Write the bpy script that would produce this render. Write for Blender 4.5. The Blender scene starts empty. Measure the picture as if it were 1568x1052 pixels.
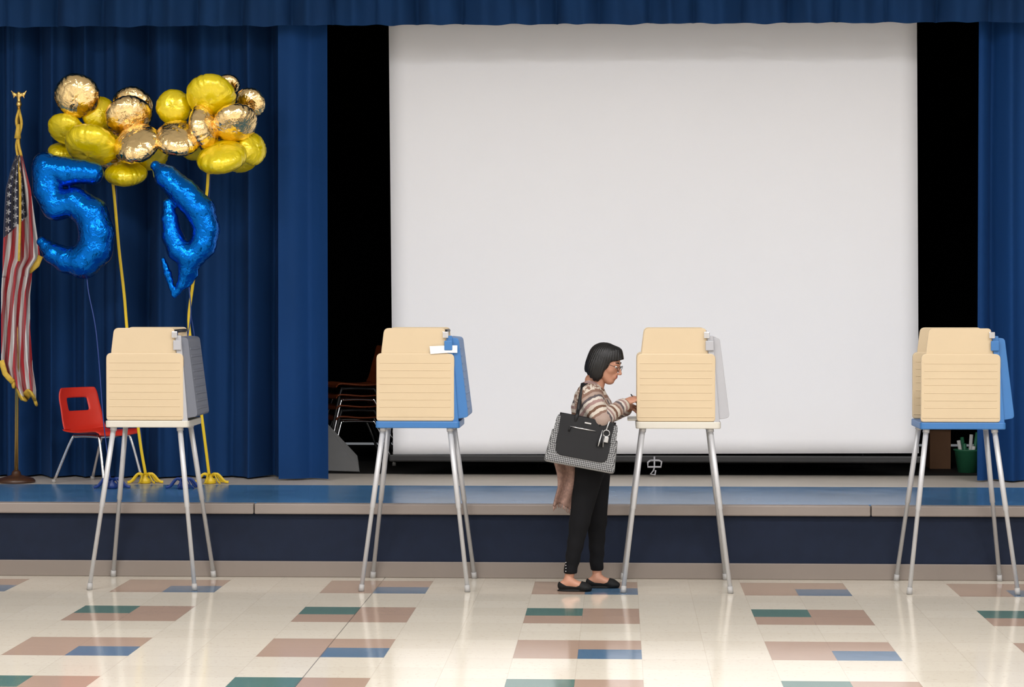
import bpy, bmesh, math, random
import numpy as np
from mathutils import Vector, Matrix, Euler
random.seed(7); np.random.seed(7)
S=bpy.context.scene
try:
    S.view_settings.view_transform='Standard'; S.view_settings.look='None'
except Exception as e: print(e)
# ---------------------------------------------------------------- camera
CAMZ=1.816; F=3702.0
camd=bpy.data.cameras.new('camera'); cam=bpy.data.objects.new('camera',camd); S.collection.objects.link(cam)
camd.sensor_width=36; camd.lens=36*F/1568; camd.clip_end=200
CE=Euler((math.radians(90-1.176),0,math.radians(2.535)),'XYZ')
cam.location=(0,0,CAMZ); cam.rotation_euler=CE; S.camera=cam
CM=CE.to_matrix()
def W(px,py,Y):
    """surveyed point: world position of a photo measurement lying in the vertical plane y=Y"""
    d=CM@Vector(((px-784)/F,-(py-526)/F,-1)); t=Y/d.y
    return Vector((d.x*t,Y,CAMZ+d.z*t))
# ---------------------------------------------------------------- materials
def newmat(name):
    m=bpy.data.materials.new(name); m.use_nodes=True
    nt=m.node_tree; b=nt.nodes['Principled BSDF']; return m,nt,b
def mth(nt,op,a,b=None,c=None):
    n=nt.nodes.new('ShaderNodeMath'); n.operation=op
    for i,v in enumerate((a,b,c)):
        if v is None: continue
        if isinstance(v,(int,float)): n.inputs[i].default_value=v
        else: nt.links.new(v,n.inputs[i])
    return n.outputs[0]
def mixc(nt,fac,a,b):
    n=nt.nodes.new('ShaderNodeMix'); n.data_type='RGBA'
    for s,v in ((n.inputs[0],fac),(n.inputs[6],a),(n.inputs[7],b)):
        if isinstance(v,(int,float)): s.default_value=v
        elif isinstance(v,tuple): s.default_value=v if len(v)==4 else (*v,1)
        else: nt.links.new(v,s)
    return n.outputs[2]
def noise(nt,scale,detail=3,vec=None,dist=0):
    n=nt.nodes.new('ShaderNodeTexNoise'); n.inputs['Scale'].default_value=scale; n.inputs['Detail'].default_value=detail
    n.inputs['Distortion'].default_value=dist
    if vec is None:
        g=nt.nodes.new('ShaderNodeNewGeometry'); vec=g.outputs['Position']
    nt.links.new(vec,n.inputs['Vector']); return n.outputs[0]
def M(name,col,rough=.5,metal=0,spec=.5,var=(6,.12),bump=None,sheen=0,coat=0,stretch=None):
    m,nt,b=newmat(name)
    b.inputs['Roughness'].default_value=rough; b.inputs['Metallic'].default_value=metal
    b.inputs['Specular IOR Level'].default_value=spec
    if sheen:
        b.inputs['Sheen Weight'].default_value=sheen; b.inputs['Sheen Tint'].default_value=(*[min(1,c*3+.1) for c in col],1)
    b.inputs['Coat Weight'].default_value=coat
    vec=None
    if stretch:
        g=nt.nodes.new('ShaderNodeNewGeometry'); mp=nt.nodes.new('ShaderNodeMapping'); mp.inputs['Scale'].default_value=stretch
        nt.links.new(g.outputs['Position'],mp.inputs['Vector']); vec=mp.outputs[0]
    n=noise(nt,var[0],4,vec)
    lo=tuple(c*(1-var[1]) for c in col); hi=tuple(min(1,c*(1+var[1])) for c in col)
    nt.links.new(mixc(nt,n,lo,hi),b.inputs['Base Color'])
    if bump:
        bn=nt.nodes.new('ShaderNodeBump'); bn.inputs['Strength'].default_value=bump[1]; bn.inputs['Distance'].default_value=bump[2]
        nt.links.new(noise(nt,bump[0],4,vec,bump[3] if len(bump)>3 else 0),bn.inputs['Height']); nt.links.new(bn.outputs[0],b.inputs['Normal'])
    return m
m_curt=M('blue_velvet',(.0025,.032,.118),.85,spec=.25,sheen=.07,var=(3,.25),bump=(120,.2,.003),stretch=(1,1,.2))
m_curt2=M('blue_velvet_front',(.002,.038,.148),.8,spec=.25,sheen=.08,var=(3,.2),bump=(120,.2,.003),stretch=(1,1,.2))
m_val=M('blue_velvet_valance',(.002,.028,.100),.85,spec=.25,sheen=.06,var=(3,.25))
m_black=M('black_cloth_and_shade',(.0015,.0015,.002),1,spec=.1)  # black backdrop cloth; its colour also carries the backstage darkness on walls and roof
m_blackm=M('black_metal',(.012,.012,.013),.45)
m_screen=M('matte_white_screen',(.88,.88,.90),.9,spec=.2,var=(1.5,.012))
m_beige=M('beige_plastic',(.56,.44,.285),.42,spec=.35,var=(3,.05),bump=(250,.08,.001))
m_bluep=M('blue_plastic',(.035,.15,.38),.4,var=(3,.08))
m_greyp=M('grey_plastic',(.13,.14,.17),.4,var=(3,.1))
m_whitep=M('white_plastic',(.38,.38,.40),.4,var=(3,.05))
m_cream=M('cream_plastic',(.56,.53,.46),.4,var=(3,.05))
m_steel=M('painted_steel_tube',(.52,.52,.53),.38,metal=.25,var=(8,.06))
m_chrome=M('chrome',(.7,.7,.72),.15,metal=1)
m_rubber=M('rubber',(.35,.34,.33),.7)
m_riser=M('navy_carpet_riser',(.0075,.013,.030),.8,spec=.25,var=(12,.25),bump=(300,.2,.002))
m_taupe=M('taupe_vinyl',(.25,.21,.185),.5,var=(2,.08))
m_base=M('taupe_baseboard',(.20,.165,.14),.5,var=(2,.08))
m_deckb=M('stage_floor_painted_shade',(.012,.011,.010),.7)  # rear stage floor, with the shadow behind the screen put into its colour
m_decks=M('tan_stage_floor',(.55,.50,.44),.4,var=(3,.1))
m_wall=M('white_wall_paint',(.60,.59,.57),.8,var=(1,.03))
m_ceil=M('white_ceiling_tile',(.75,.75,.75),.9,var=(30,.05))
m_red=M('red_plastic',(.62,.03,.014),.35,var=(4,.06))
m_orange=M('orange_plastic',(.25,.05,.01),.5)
m_paper=M('white_paper',(.8,.8,.78),.8,var=(20,.04))
m_gold=M('gold_foil',(.95,.70,.34),.10,metal=1,var=(5,.05),bump=(16,.45,.03,.5))
m_yel=M('yellow_foil',(.85,.66,.0),.24,metal=.3,var=(5,.06),coat=.6,bump=(14,.4,.03,.5))
m_bluef=M('blue_foil',(.0,.13,.55),.14,metal=.92,var=(5,.1),bump=(22,.5,.02,.5))
m_riby=M('yellow_ribbon',(.8,.55,.02),.35)
m_ribb=M('blue_ribbon',(.01,.04,.2),.4)
m_brass=M('brass',(.75,.5,.16),.25,metal=.9)
m_wood=M('dark_wood',(.06,.025,.012),.35,var=(20,.3))
m_skin=M('skin',(.42,.20,.125),.5,var=(25,.06))
m_hair=M('black_hair',(.003,.0025,.0025),.40,spec=.4,var=(90,.5),bump=(110,.6,.004),stretch=(1,1,.12))
m_pant=M('black_trousers',(.004,.004,.005),.9,spec=.2,var=(10,.3))
m_shoe=M('black_suede',(.006,.006,.006),.7,spec=.25)
m_leather=M('black_leather',(.005,.005,.006),.5,spec=.28,bump=(300,.3,.001))
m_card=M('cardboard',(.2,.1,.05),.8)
m_green=M('green_plastic',(.03,.18,.09),.5)
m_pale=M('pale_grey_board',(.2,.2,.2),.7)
m_scarf=M('brown_knit',(.24,.145,.115),.95,var=(70,.6),bump=(200,.5,.004))
m_lip=M('lips',(.34,.085,.075),.4)
m_eye=M('eye_white',(.7,.68,.65),.2); m_iris=M('dark_iris',(.015,.008,.005),.2)
m_tassel=M('silver_charm',(.5,.5,.5),.3,metal=.6)
# floor
def floor_mat():
    m,nt,b=newmat('vinyl_tile_floor'); L=nt.links
    g=nt.nodes.new('ShaderNodeNewGeometry'); sp=nt.nodes.new('ShaderNodeSeparateXYZ'); L.new(g.outputs['Position'],sp.inputs[0])
    t=.322
    u=mth(nt,'ADD',mth(nt,'DIVIDE',sp.outputs[0],t),1.64+400)
    v=mth(nt,'DIVIDE',mth(nt,'SUBTRACT',15.22+t*80,sp.outputs[1]),t)
    uc=mth(nt,'FLOOR',mth(nt,'FLOORED_MODULO',u,4)); vc=mth(nt,'FLOOR',mth(nt,'FLOORED_MODULO',v,8))
    inx=mth(nt,'LESS_THAN',uc,1.5); iny=mth(nt,'LESS_THAN',mth(nt,'FLOORED_MODULO',vc,4),1.5)
    brown=mth(nt,'MULTIPLY',inx,iny)
    blue=mth(nt,'MULTIPLY',mth(nt,'COMPARE',uc,1,.1),mth(nt,'COMPARE',vc,1,.1))
    green=mth(nt,'MULTIPLY',mth(nt,'COMPARE',uc,0,.1),mth(nt,'COMPARE',vc,4,.1))
    cb=nt.nodes.new('ShaderNodeCombineXYZ'); L.new(mth(nt,'FLOOR',u),cb.inputs[0]); L.new(mth(nt,'FLOOR',v),cb.inputs[1])
    wn=nt.nodes.new('ShaderNodeTexWhiteNoise'); L.new(cb.outputs[0],wn.inputs[0])
    base=mixc(nt,wn.outputs[0],(.66,.60,.495),(.70,.64,.535))
    c=mixc(nt,brown,base,(.42,.29,.22)); c=mixc(nt,blue,c,(.065,.15,.26)); c=mixc(nt,green,c,(.075,.17,.15))
    sn=noise(nt,38,5); r=mth(nt,'LESS_THAN',sn,.37)
    c=mixc(nt,mth(nt,'MULTIPLY',r,.25),c,(.35,.27,.2))
    big=noise(nt,1.1,3); c=mixc(nt,mth(nt,'MULTIPLY',big,.10),c,(.5,.42,.32))
    fu=mth(nt,'ABSOLUTE',mth(nt,'SUBTRACT',mth(nt,'FRACT',u),.5)); fv=mth(nt,'ABSOLUTE',mth(nt,'SUBTRACT',mth(nt,'FRACT',v),.5))
    gr=mth(nt,'MAXIMUM',mth(nt,'GREATER_THAN',fu,.4955),mth(nt,'GREATER_THAN',fv,.493))
    c=mixc(nt,mth(nt,'MULTIPLY',gr,.22),c,(.2,.15,.1))
    seam=mth(nt,'LESS_THAN',mth(nt,'ABSOLUTE',mth(nt,'ADD',sp.outputs[0],1.494)),.003)
    c=mixc(nt,mth(nt,'MULTIPLY',seam,.6),c,(.08,.06,.05))
    L.new(c,b.inputs['Base Color'])
    rr=mth(nt,'MULTIPLY_ADD',noise(nt,3,4),.08,.08); L.new(rr,b.inputs['Roughness'])
    b.inputs['Specular IOR Level'].default_value=.55
    bn=nt.nodes.new('ShaderNodeBump'); bn.inputs['Strength'].default_value=.06; bn.inputs['Distance'].default_value=.004
    L.new(noise(nt,9,3),bn.inputs['Height']); L.new(bn.outputs[0],b.inputs['Normal'])
    return m
m_floor=floor_mat()
def deck_mat():
    m,nt,b=newmat('blue_stage_vinyl'); L=nt.links
    n=noise(nt,2.5,4); c=mixc(nt,n,(.065,.19,.39),(.085,.235,.45))
    s=mth(nt,'GREATER_THAN',noise(nt,5,8,dist=2),.66); c=mixc(nt,mth(nt,'MULTIPLY',s,.22),c,(.3,.42,.6))
    L.new(c,b.inputs['Base Color']); L.new(mth(nt,'MULTIPLY_ADD',noise(nt,4,4),.14,.14),b.inputs['Roughness']); return m
m_deck=deck_mat()
# ---------------------------------------------------------------- mesh helpers
def root(name,loc=(0,0,0),rz=0):
    o=bpy.data.objects.new(name,None); o.location=loc; o.rotation_euler=(0,0,rz); o.empty_display_size=.2
    S.collection.objects.link(o); return o
def mk(name,v,f,mat,parent=None,smooth=False,world=False,bevel=0,subs=0,solid=0):
    me=bpy.data.meshes.new(name)
    if world and parent is not None:
        l=parent.location; v=[(a[0]-l[0],a[1]-l[1],a[2]-l[2]) for a in v]
    v=v.tolist() if isinstance(v,np.ndarray) else [tuple(a) for a in v]
    me.from_pydata(v,[],f.tolist() if isinstance(f,np.ndarray) else f); me.update()
    mats=mat if isinstance(mat,list) else [mat]
    for q in mats: me.materials.append(q)
    if smooth: me.polygons.foreach_set('use_smooth',[True]*len(me.polygons))
    o=bpy.data.objects.new(name,me); S.collection.objects.link(o)
    if parent is not None: o.parent=parent
    if solid:
        s=o.modifiers.new('s','SOLIDIFY'); s.thickness=solid; s.offset=0
    if bevel:
        b=o.modifiers.new('b','BEVEL'); b.width=bevel; b.segments=2; b.limit_method='ANGLE'
    if subs:
        s=o.modifiers.new('u','SUBSURF'); s.levels=subs; s.render_levels=subs
    return o
def boxvf(x0,x1,y0,y1,z0,z1):
    v=[(x0,y0,z0),(x1,y0,z0),(x1,y1,z0),(x0,y1,z0),(x0,y0,z1),(x1,y0,z1),(x1,y1,z1),(x0,y1,z1)]
    return v,[(0,3,2,1),(4,5,6,7),(0,1,5,4),(1,2,6,5),(2,3,7,6),(3,0,4,7)]
def join(parts):
    V=[];Fc=[]
    for v,f in parts:
        n=len(V); V+= [tuple(a) for a in v]; Fc+=[tuple(i+n for i in q) for q in f]
    return V,Fc
def box(name,x0,x1,y0,y1,z0,z1,mat,parent=None,bevel=.004,**k):
    v,f=boxvf(x0,x1,y0,y1,z0,z1); return mk(name,v,f,mat,parent,bevel=bevel,**k)
def catmull(P,n=6):
    P=[Vector(p) for p in P]; out=[]
    Q=[P[0]*2-P[1]]+P+[P[-1]*2-P[-2]]
    for i in range(1,len(Q)-2):
        a,b,c,d=Q[i-1:i+3]
        for k in range(n):
            t=k/n; out.append(.5*((2*b)+(c-a)*t+(2*a-5*b+4*c-d)*t*t+(3*b-a-3*c+d)*t**3))
    out.append(P[-1]); return out
def tubevf(P,r,seg=12,flat=1.0,cap=True):
    P=[Vector(p) for p in P]; n=len(P); R=r if isinstance(r,(list,tuple)) else [r]*n
    if len(R)!=n: R=[R[0]+(R[-1]-R[0])*i/(n-1) for i in range(n)]
    V=[];Fc=[]; up=None
    for i in range(n):
        t=(P[min(i+1,n-1)]-P[max(i-1,0)]).normalized()
        if up is None:
            up=Vector((0,1,0)) if abs(t.y)<.9 else Vector((1,0,0))
        a=(up-t*up.dot(t)).normalized(); b=t.cross(a); up=a
        for k in range(seg):
            th=2*math.pi*k/seg; V.append(P[i]+a*math.cos(th)*R[i]*flat+b*math.sin(th)*R[i])
    for i in range(n-1):
        for k in range(seg):
            k2=(k+1)%seg; Fc.append((i*seg+k,i*seg+k2,(i+1)*seg+k2,(i+1)*seg+k))
    if cap:
        Fc.append(tuple(range(seg))[::-1]); Fc.append(tuple((n-1)*seg+k for k in range(seg)))
    return V,Fc
def tube(name,P,r,mat,parent=None,seg=12,flat=1.0,world=False):
    v,f=tubevf(P,r,seg,flat); return mk(name,v,f,mat,parent,smooth=True,world=world)
def lathevf(prof,c,seg=40):
    V=[];Fc=[]
    for r,z in prof:
        for k in range(seg):
            a=2*math.pi*k/seg; V.append((c[0]+r*math.cos(a),c[1]+r*math.sin(a),c[2]+z))
    for i in range(len(prof)-1):
        for k in range(seg):
            k2=(k+1)%seg; Fc.append((i*seg+k,i*seg+k2,(i+1)*seg+k2,(i+1)*seg+k))
    Fc.append(tuple(range(seg))[::-1]); Fc.append(tuple((len(prof)-1)*seg+k for k in range(seg)))
    return V,Fc
def roundpoly(P,r,n=5):
    out=[]; m=len(P)
    for i in range(m):
        p=Vector(P[i]); a=Vector(P[i-1]); b=Vector(P[(i+1)%m]); rr=r[i] if isinstance(r,(list,tuple)) else r
        da=(a-p).normalized(); db=(b-p).normalized(); A=p+da*rr; B=p+db*rr
        for k in range(n+1):
            t=k/n; out.append(A*(1-t)**2+p*2*t*(1-t)+B*t*t)
    return out
def prism(P,y0,y1):
    """polygon in XZ extruded along Y"""
    n=len(P); V=[(p[0],y0,p[1]) for p in P]+[(p[0],y1,p[1]) for p in P]
    return V,[tuple(range(n)),tuple(range(2*n-1,n-1,-1))]+[((i+1)%n,i,n+i,n+(i+1)%n) for i in range(n)]
# ---------------------------------------------------------------- SDF modelling
def sgrid(lo,hi,h):
    ax=[np.arange(lo[i],hi[i]+h,h,dtype=np.float32) for i in range(3)]
    X,Y,Z=np.meshgrid(*ax,indexing='ij'); return np.stack([X,Y,Z],-1)
def cone(P,a,b,r1,r2,ys=1.0):
    a=np.array(a,np.float32); b=np.array(b,np.float32); ba=b-a
    pa=P-a; t=np.clip((pa@ba)/(ba@ba+1e-9),0,1); d=pa-t[...,None]*ba
    if ys!=1.0: d=d*np.array([1,ys,1],np.float32)
    return np.sqrt((d*d).sum(-1))-(r1+(r2-r1)*t)
def ell(P,c,r,R=None):
    p=P-np.array(c,np.float32)
    if R is not None: p=p@np.array(R,np.float32)
    r=np.array(r,np.float32); k0=np.sqrt(((p/r)**2).sum(-1)); k1=np.sqrt(((p/(r*r))**2).sum(-1))+1e-9
    return k0*(k0-1)/k1
def smin(a,b,k=.03):
    h=np.clip(.5+.5*(b-a)/k,0,1); return b*(1-h)+a*h-k*h*(1-h)
def smax(a,b,k=.01): return -smin(-a,-b,k)
def surfnet(Fv,lo,h):
    nx,ny,nz=Fv.shape; ins=Fv<0
    c=sum(ins[i:nx-1+i,j:ny-1+j,k:nz-1+k].astype(np.int8) for i in(0,1) for j in(0,1) for k in(0,1))
    act=(c>0)&(c<8); I=np.argwhere(act); idx=-np.ones(act.shape,np.int64); idx[act]=np.arange(len(I))
    pos=np.zeros((len(I),3)); cnt=np.zeros(len(I))
    cs=[(i,j,k) for i in(0,1) for j in(0,1) for k in(0,1)]
    for a in cs:
        for ax in range(3):
            if a[ax]==1: continue
            b=list(a); b[ax]=1
            fa=Fv[I[:,0]+a[0],I[:,1]+a[1],I[:,2]+a[2]]; fb=Fv[I[:,0]+b[0],I[:,1]+b[1],I[:,2]+b[2]]
            cr=(fa<0)!=(fb<0); t=np.where(cr,fa/np.where(cr,fa-fb,1),0)
            p=np.tile(np.array(a,float),(len(I),1)); p[:,ax]+=t
            pos+=p*cr[:,None]; cnt+=cr
    V=(I+pos/cnt[:,None])*h+np.array(lo)
    Q=[]
    for ax in range(3):
        b,c2=[(1,2),(2,0),(0,1)][ax]
        s0=[slice(1,-1)]*3; s0[ax]=slice(0,-1); s1=list(s0); s1[ax]=slice(1,None)
        A=ins[tuple(s0)]; B=ins[tuple(s1)]; E=np.argwhere(A!=B)
        if not len(E): continue
        av=A[tuple(E.T)]
        off=np.ones(3,int); off[ax]=0; G=E+off
        eb=np.zeros(3,int); eb[b]=1; ec=np.zeros(3,int); ec[c2]=1
        q=np.stack([idx[tuple(G.T)],idx[tuple((G-eb).T)],idx[tuple((G-eb-ec).T)],idx[tuple((G-ec).T)]],1)
        q[~av]=q[~av][:,::-1]; Q.append(q)
    return V,np.concatenate(Q)
def sdfmesh(name,fn,lo,hi,h,mat,parent,xf=None,world=False):
    P=sgrid(lo,hi,h); V,Q=surfnet(fn(P),lo,h)
    if xf is not None: V=V@np.array(xf[0]).T+np.array(xf[1])
    return mk(name,V,Q,mat,parent,smooth=True,world=world)

# ---------------------------------------------------------------- room
SY=15.40   # stage front face
ZS=.474    # stage height
fl=mk('floor',[(-8,-4,0),(8,-4,0),(8,SY+.06,0),(-8,SY+.06,0)],[(0,1,2,3)],m_floor)
box('wall_left',-8.1,-8,-4,SY+.1,0,5.6,m_wall,bevel=0)
box('wall_right',8,8.1,-4,SY+.1,0,5.6,m_wall,bevel=0)
box('wall_rear',-8.1,8.1,-4.1,-4,0,5.6,m_wall,bevel=0)
box('ceiling',-8.1,8.1,-4.1,17.1,5.6,5.7,m_ceil,bevel=0)
ZW=ZS+.02
v,f=join([boxvf(-8.1,-5.9,16.8,17.0,ZW,5.6),boxvf(6.4,8.1,16.8,17.0,ZW,5.6),boxvf(-5.9,6.4,16.8,17.0,4.15,5.6)])
mk('wall_proscenium',v,f,m_wall)
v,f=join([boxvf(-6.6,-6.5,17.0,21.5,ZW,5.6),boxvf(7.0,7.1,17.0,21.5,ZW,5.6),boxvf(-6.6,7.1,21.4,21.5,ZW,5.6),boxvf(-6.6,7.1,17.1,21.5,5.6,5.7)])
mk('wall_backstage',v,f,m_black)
stage=root('stage_platform',(0,SY,0))
box('deck_vinyl',-8,8,SY+.05,16.86,ZS-.06,ZS,m_deck,stage,0,world=True)
box('deck_tan',-8,8,16.86,17.95,ZS-.06,ZS,m_decks,stage,0,world=True)
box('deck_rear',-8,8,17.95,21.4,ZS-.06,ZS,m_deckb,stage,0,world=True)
box('riser_panel',-8,8,SY,SY+.05,.0,ZS-.06,m_riser,stage,0,world=True)
xs=[-8,W(390,780,SY).x,W(1333,780,SY).x,8]
for i in range(3):
    box('nosing_%d'%(i+1),xs[i]+.003,xs[i+1]-.003,SY-.035,SY+.05,ZS-.068,ZS,m_taupe,stage,.008,world=True)
box('baseboard_stage',-8,8,SY-.014,SY-.001,0,.103,m_base,None,.005)
# ceiling lights
for i,x in enumerate((-5,0,5)):
    for j,y in enumerate((-1,3,7,11)):
        r=root('ceiling_light',(x,y,5.6)) 
        v,f=join([boxvf(-1.26,-1.2,-.36,.36,-.1,0),boxvf(1.2,1.26,-.36,.36,-.1,0),boxvf(-1.2,1.2,-.36,-.3,-.1,0),boxvf(-1.2,1.2,.3,.36,-.1,0),boxvf(-1.2,1.2,-.3,.3,-.02,0)])
        mk('housing',v,f,m_whitep,r)
        ld=bpy.data.lights.new('tube_light','AREA'); ld.shape='RECTANGLE'; ld.size=2.3; ld.size_y=.55; ld.energy=188; ld.color=(.98,.98,1)
        lo=bpy.data.objects.new('lamp',ld); S.collection.objects.link(lo); lo.parent=r; lo.location=(0,0,-.05)
w=bpy.data.worlds.new('world'); S.world=w; w.use_nodes=True; w.node_tree.nodes['Background'].inputs[0].default_value=(.5,.52,.55,1); w.node_tree.nodes['Background'].inputs[1].default_value=.3
# ---------------------------------------------------------------- curtains
def curtain(name,x0,x1,z0,z1,y0,amp,sp,seed,mat,hem=0.0,sharp=.7,solid=0,dz=.12,vary=(.6,1.5)):
    rnd=random.Random(seed); dx=.010; n=int((x1-x0)/dx)+1; ph=rnd.random()*6; offs=[];phs=[]
    s=sp
    for i in range(n):
        offs.append(ph); 
        if i%25==0: s=sp*rnd.uniform(*vary)
        ph+=2*math.pi*dx/s
    nz=int((z1-z0)/dz)+2; V=[];Fc=[]
    for k in range(nz):
        t=k/(nz-1)
        for i in range(n):
            x=x0+i*dx; p=offs[i]+.25*math.sin(t*3+i*.01)
            a=amp*(1.0-.35*t)*(.8+.3*math.sin(p*.37+seed))
            y=y0-a*(2*abs(math.sin(p/2))**sharp-1)-.22*amp*math.sin(p*1.73+seed+t)
            z=z0+(z1-z0)*t+(hem*(abs(math.sin(p/2))-.5)*(1-t))
            V.append((x+.15*a*math.sin(p),y,z))
    for k in range(nz-1):
        for i in range(n-1): Fc.append((k*n+i,k*n+i+1,(k+1)*n+i+1,(k+1)*n+i))
    return mk(name,V,Fc,mat,None,smooth=True,solid=solid)
xl=W(500,500,17.2).x; xr=W(1500,500,17.3).x
curtain('stage_curtain',-5.9,W(432,600,17.45).x,ZS+.012,4.6,17.52,.14,.27,3,m_curt)
curtain('stage_curtain',W(424,600,17.2).x,xl,ZS+.012,4.6,17.3,.06,.36,11,m_curt2,sharp=1.2)
curtain('stage_curtain',xr,6.2,ZS+.012,4.6,17.40,.09,.22,5,m_curt2)
zv=W(784,37,17.1).z
curtain('curtain_valance',-5.6,6.1,zv,4.5,17.14,.09,.33,8,m_val,hem=-.018,sharp=.45,vary=(.85,1.2))
# ---------------------------------------------------------------- projection screen
YS=17.75
scr=root('projection_screen',W(1000,697,YS))
bl=W(602,696,YS); br=W(1407,694,YS); tl=W(595,20,YS); tr=W(1404,14,YS)
V=[];Fc=[];n=30
for k in range(n+1):
    for i in range(n+1):
        a=i/n;b=k/n; p=(bl*(1-a)+br*a)*(1-b)+(tl*(1-a)+tr*a)*b
        V.append((p.x,p.y+.006*math.sin(a*9)*(b),p.z))
for k in range(n):
    for i in range(n): q=k*(n+1)+i; Fc.append((q,q+1,q+n+2,q+n+1))
mk('fabric',V,Fc,m_screen,scr,smooth=True,world=True,solid=.002)
box('bottom_bar',bl.x-.03,br.x+.02,YS-.02,YS+.03,bl.z-.05,bl.z,m_blackm,scr,.01,world=True)
box('roller_case',tl.x-.15,tr.x+.15,YS-.08,YS+.08,tl.z,tl.z+.18,m_blackm,scr,.02,world=True)
hp=[W(x,y,YS-.04) for x,y in ((996,705),(992,708),(992,715),(1012,715),(1013,707),(1009,705),(996,705))]
tube('pull_handle',hp,.007,m_whitep,scr,world=True)
tube('pull_cord',[W(x,y,YS-.04) for x,y in ((1002,699),(1002,715),(1001,720),(996,726),(1003,727),(1004,720))],.006,m_whitep,scr,world=True)
# ---------------------------------------------------------------- voting booths
def booth(cx,cy,backmat,traymat,label=None,shelf=False):
    r=root('voting_booth',(cx,cy,0))
    def wing(nm,y,th=.026):
        lower=roundpoly([(-.244,1.035),(.236,1.035),(.236,1.452),(-.244,1.452)],[.02,.02,.035,.035])
        upper=roundpoly([(-.215,1.40),(.205,1.40),(.188,1.46),(.178,1.606),(-.196,1.606),(-.214,1.46)],[.005,.005,.02,.022,.03,.02])
        mk(nm+'_lower',*prism(lower,y,y+th),m_beige,r,bevel=.006)
        mk(nm+'_upper',*prism(upper,y+.008,y+th-.004),m_beige,r,bevel=.006)
        parts=[]
        for k,z in enumerate((1.12,1.165,1.21,1.26,1.30,1.345,1.39)):
            parts.append(boxvf(-.225,.215,y-.0022,y+th+.0022,z,z+.005))
        parts.append(boxvf(-.236,.228,y-.003,y+th+.003,1.060,1.066))
        mk(nm+'_ribs',*join(parts),m_beige,r,bevel=.0015)
    wing('near_wing',-.225); wing('far_wing',.2)
    # end shell (suitcase lid) - trapezoid profile
    prof=roundpoly([(.236,1.045),(.322,1.06),(.318,1.10),(.262,1.545),(.193,1.552)],[.005,.02,.01,.02,.01])
    mk('end_shell',*prism(prof,-.213,.215),backmat,r,bevel=.008)
    parts=[]
    for k in range(9):
        z=1.10+k*.046; x=.318-(z-1.10)*(.056/.445); e=.003 if backmat is m_greyp else .0005
        parts.append(boxvf(x-.01,x+e,-.17,.18,z,z+.016))
    mk('end_ribs',*join(parts),backmat,r,bevel=.004)
    mk('hinge_strip',*prism(roundpoly([(.225,1.03),(.262,1.03),(.222,1.56),(.185,1.56)],.006),-.222,-.2),(m_whitep if backmat in (m_greyp,m_whitep) else backmat),r,bevel=.004)
    # tray
    tr_=roundpoly([(-.25,-.235),(.27,-.235),(.27,.235),(-.25,.235)],.03)
    n=len(tr_); V=[(p[0],p[1],z) for z in (.992,1.034) for p in tr_]
    mk('tray',V,[tuple(range(n))[::-1],tuple(range(n,2*n))]+[(i,(i+1)%n,n+(i+1)%n,n+i) for i in range(n)],traymat,r,bevel=.006)
    mk('writing_surface',*prism([(-.20,1.034),(.22,1.034),(.22,1.13),(-.20,1.05)],-.19,.19),m_cream,r,bevel=.004)
    mk('ballot',[(-.15,-.1,1.0625),(.12,-.1,1.1135),(.12,.1,1.1135),(-.15,.1,1.0625)],[(0,1,2,3)],m_paper,r,solid=.002)
    tube('lamp_tube',[(.172,-.2,1.585),(.172,.2,1.585)],.011,m_blackm,r)
    box('latch',.165,.2,-.235,-.2,1.545,1.585,m_chrome,r,.004)
    box('clip',.175,.225,-.236,-.224,1.47,1.53,m_whitep if backmat!=m_bluep else m_bluep,r,.004)
    for k,(sx,sy) in enumerate(((-1,-1),(1,-1),(-1,1),(1,1))):
        A=Vector((sx*.205,sy*.18,1.0)); B=Vector((sx*.325,sy*.348,.012)); mid=A.lerp(B,.5)
        tube('leg_%d'%(k+1),[A,mid,mid+(B-A)*.002,B],[.0165,.0165,.0135,.0135],m_steel,r)
        tube('foot_%d'%(k+1),[B+(A-B)*.03,B-Vector((0,0,.012))],[.0165,.0175],m_rubber,r)
        tube('socket_%d'%(k+1),[A+(A-B)*.0,A+(B-A)*.03],.021,m_steel,r)
    if label:
        mk('paper_label',[(.085,-.2305,1.495),(.20,-.2305,1.50),(.255,-.2305,1.50),(.255,-.2305,1.455),(.20,-.2305,1.455),(.09,-.2305,1.447)],[(0,5,4,3,2,1)],m_paper,r,solid=.002)
    if shelf:
        box('slide_out_shelf',-.30,-.20,-.15,.15,1.036,1.05,m_cream,r,.004)
    return r
YB=15.015
def bx(px): return W(px,910,YB-.348).x
booth(bx(217.5),YB,m_greyp,m_cream)
booth(bx(634.5),YB,m_bluep,m_bluep,label=True)
booth(bx(1036.5),YB,m_whitep,m_cream,shelf=True)
booth(bx(1475.5),YB,m_bluep,m_bluep)
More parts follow.
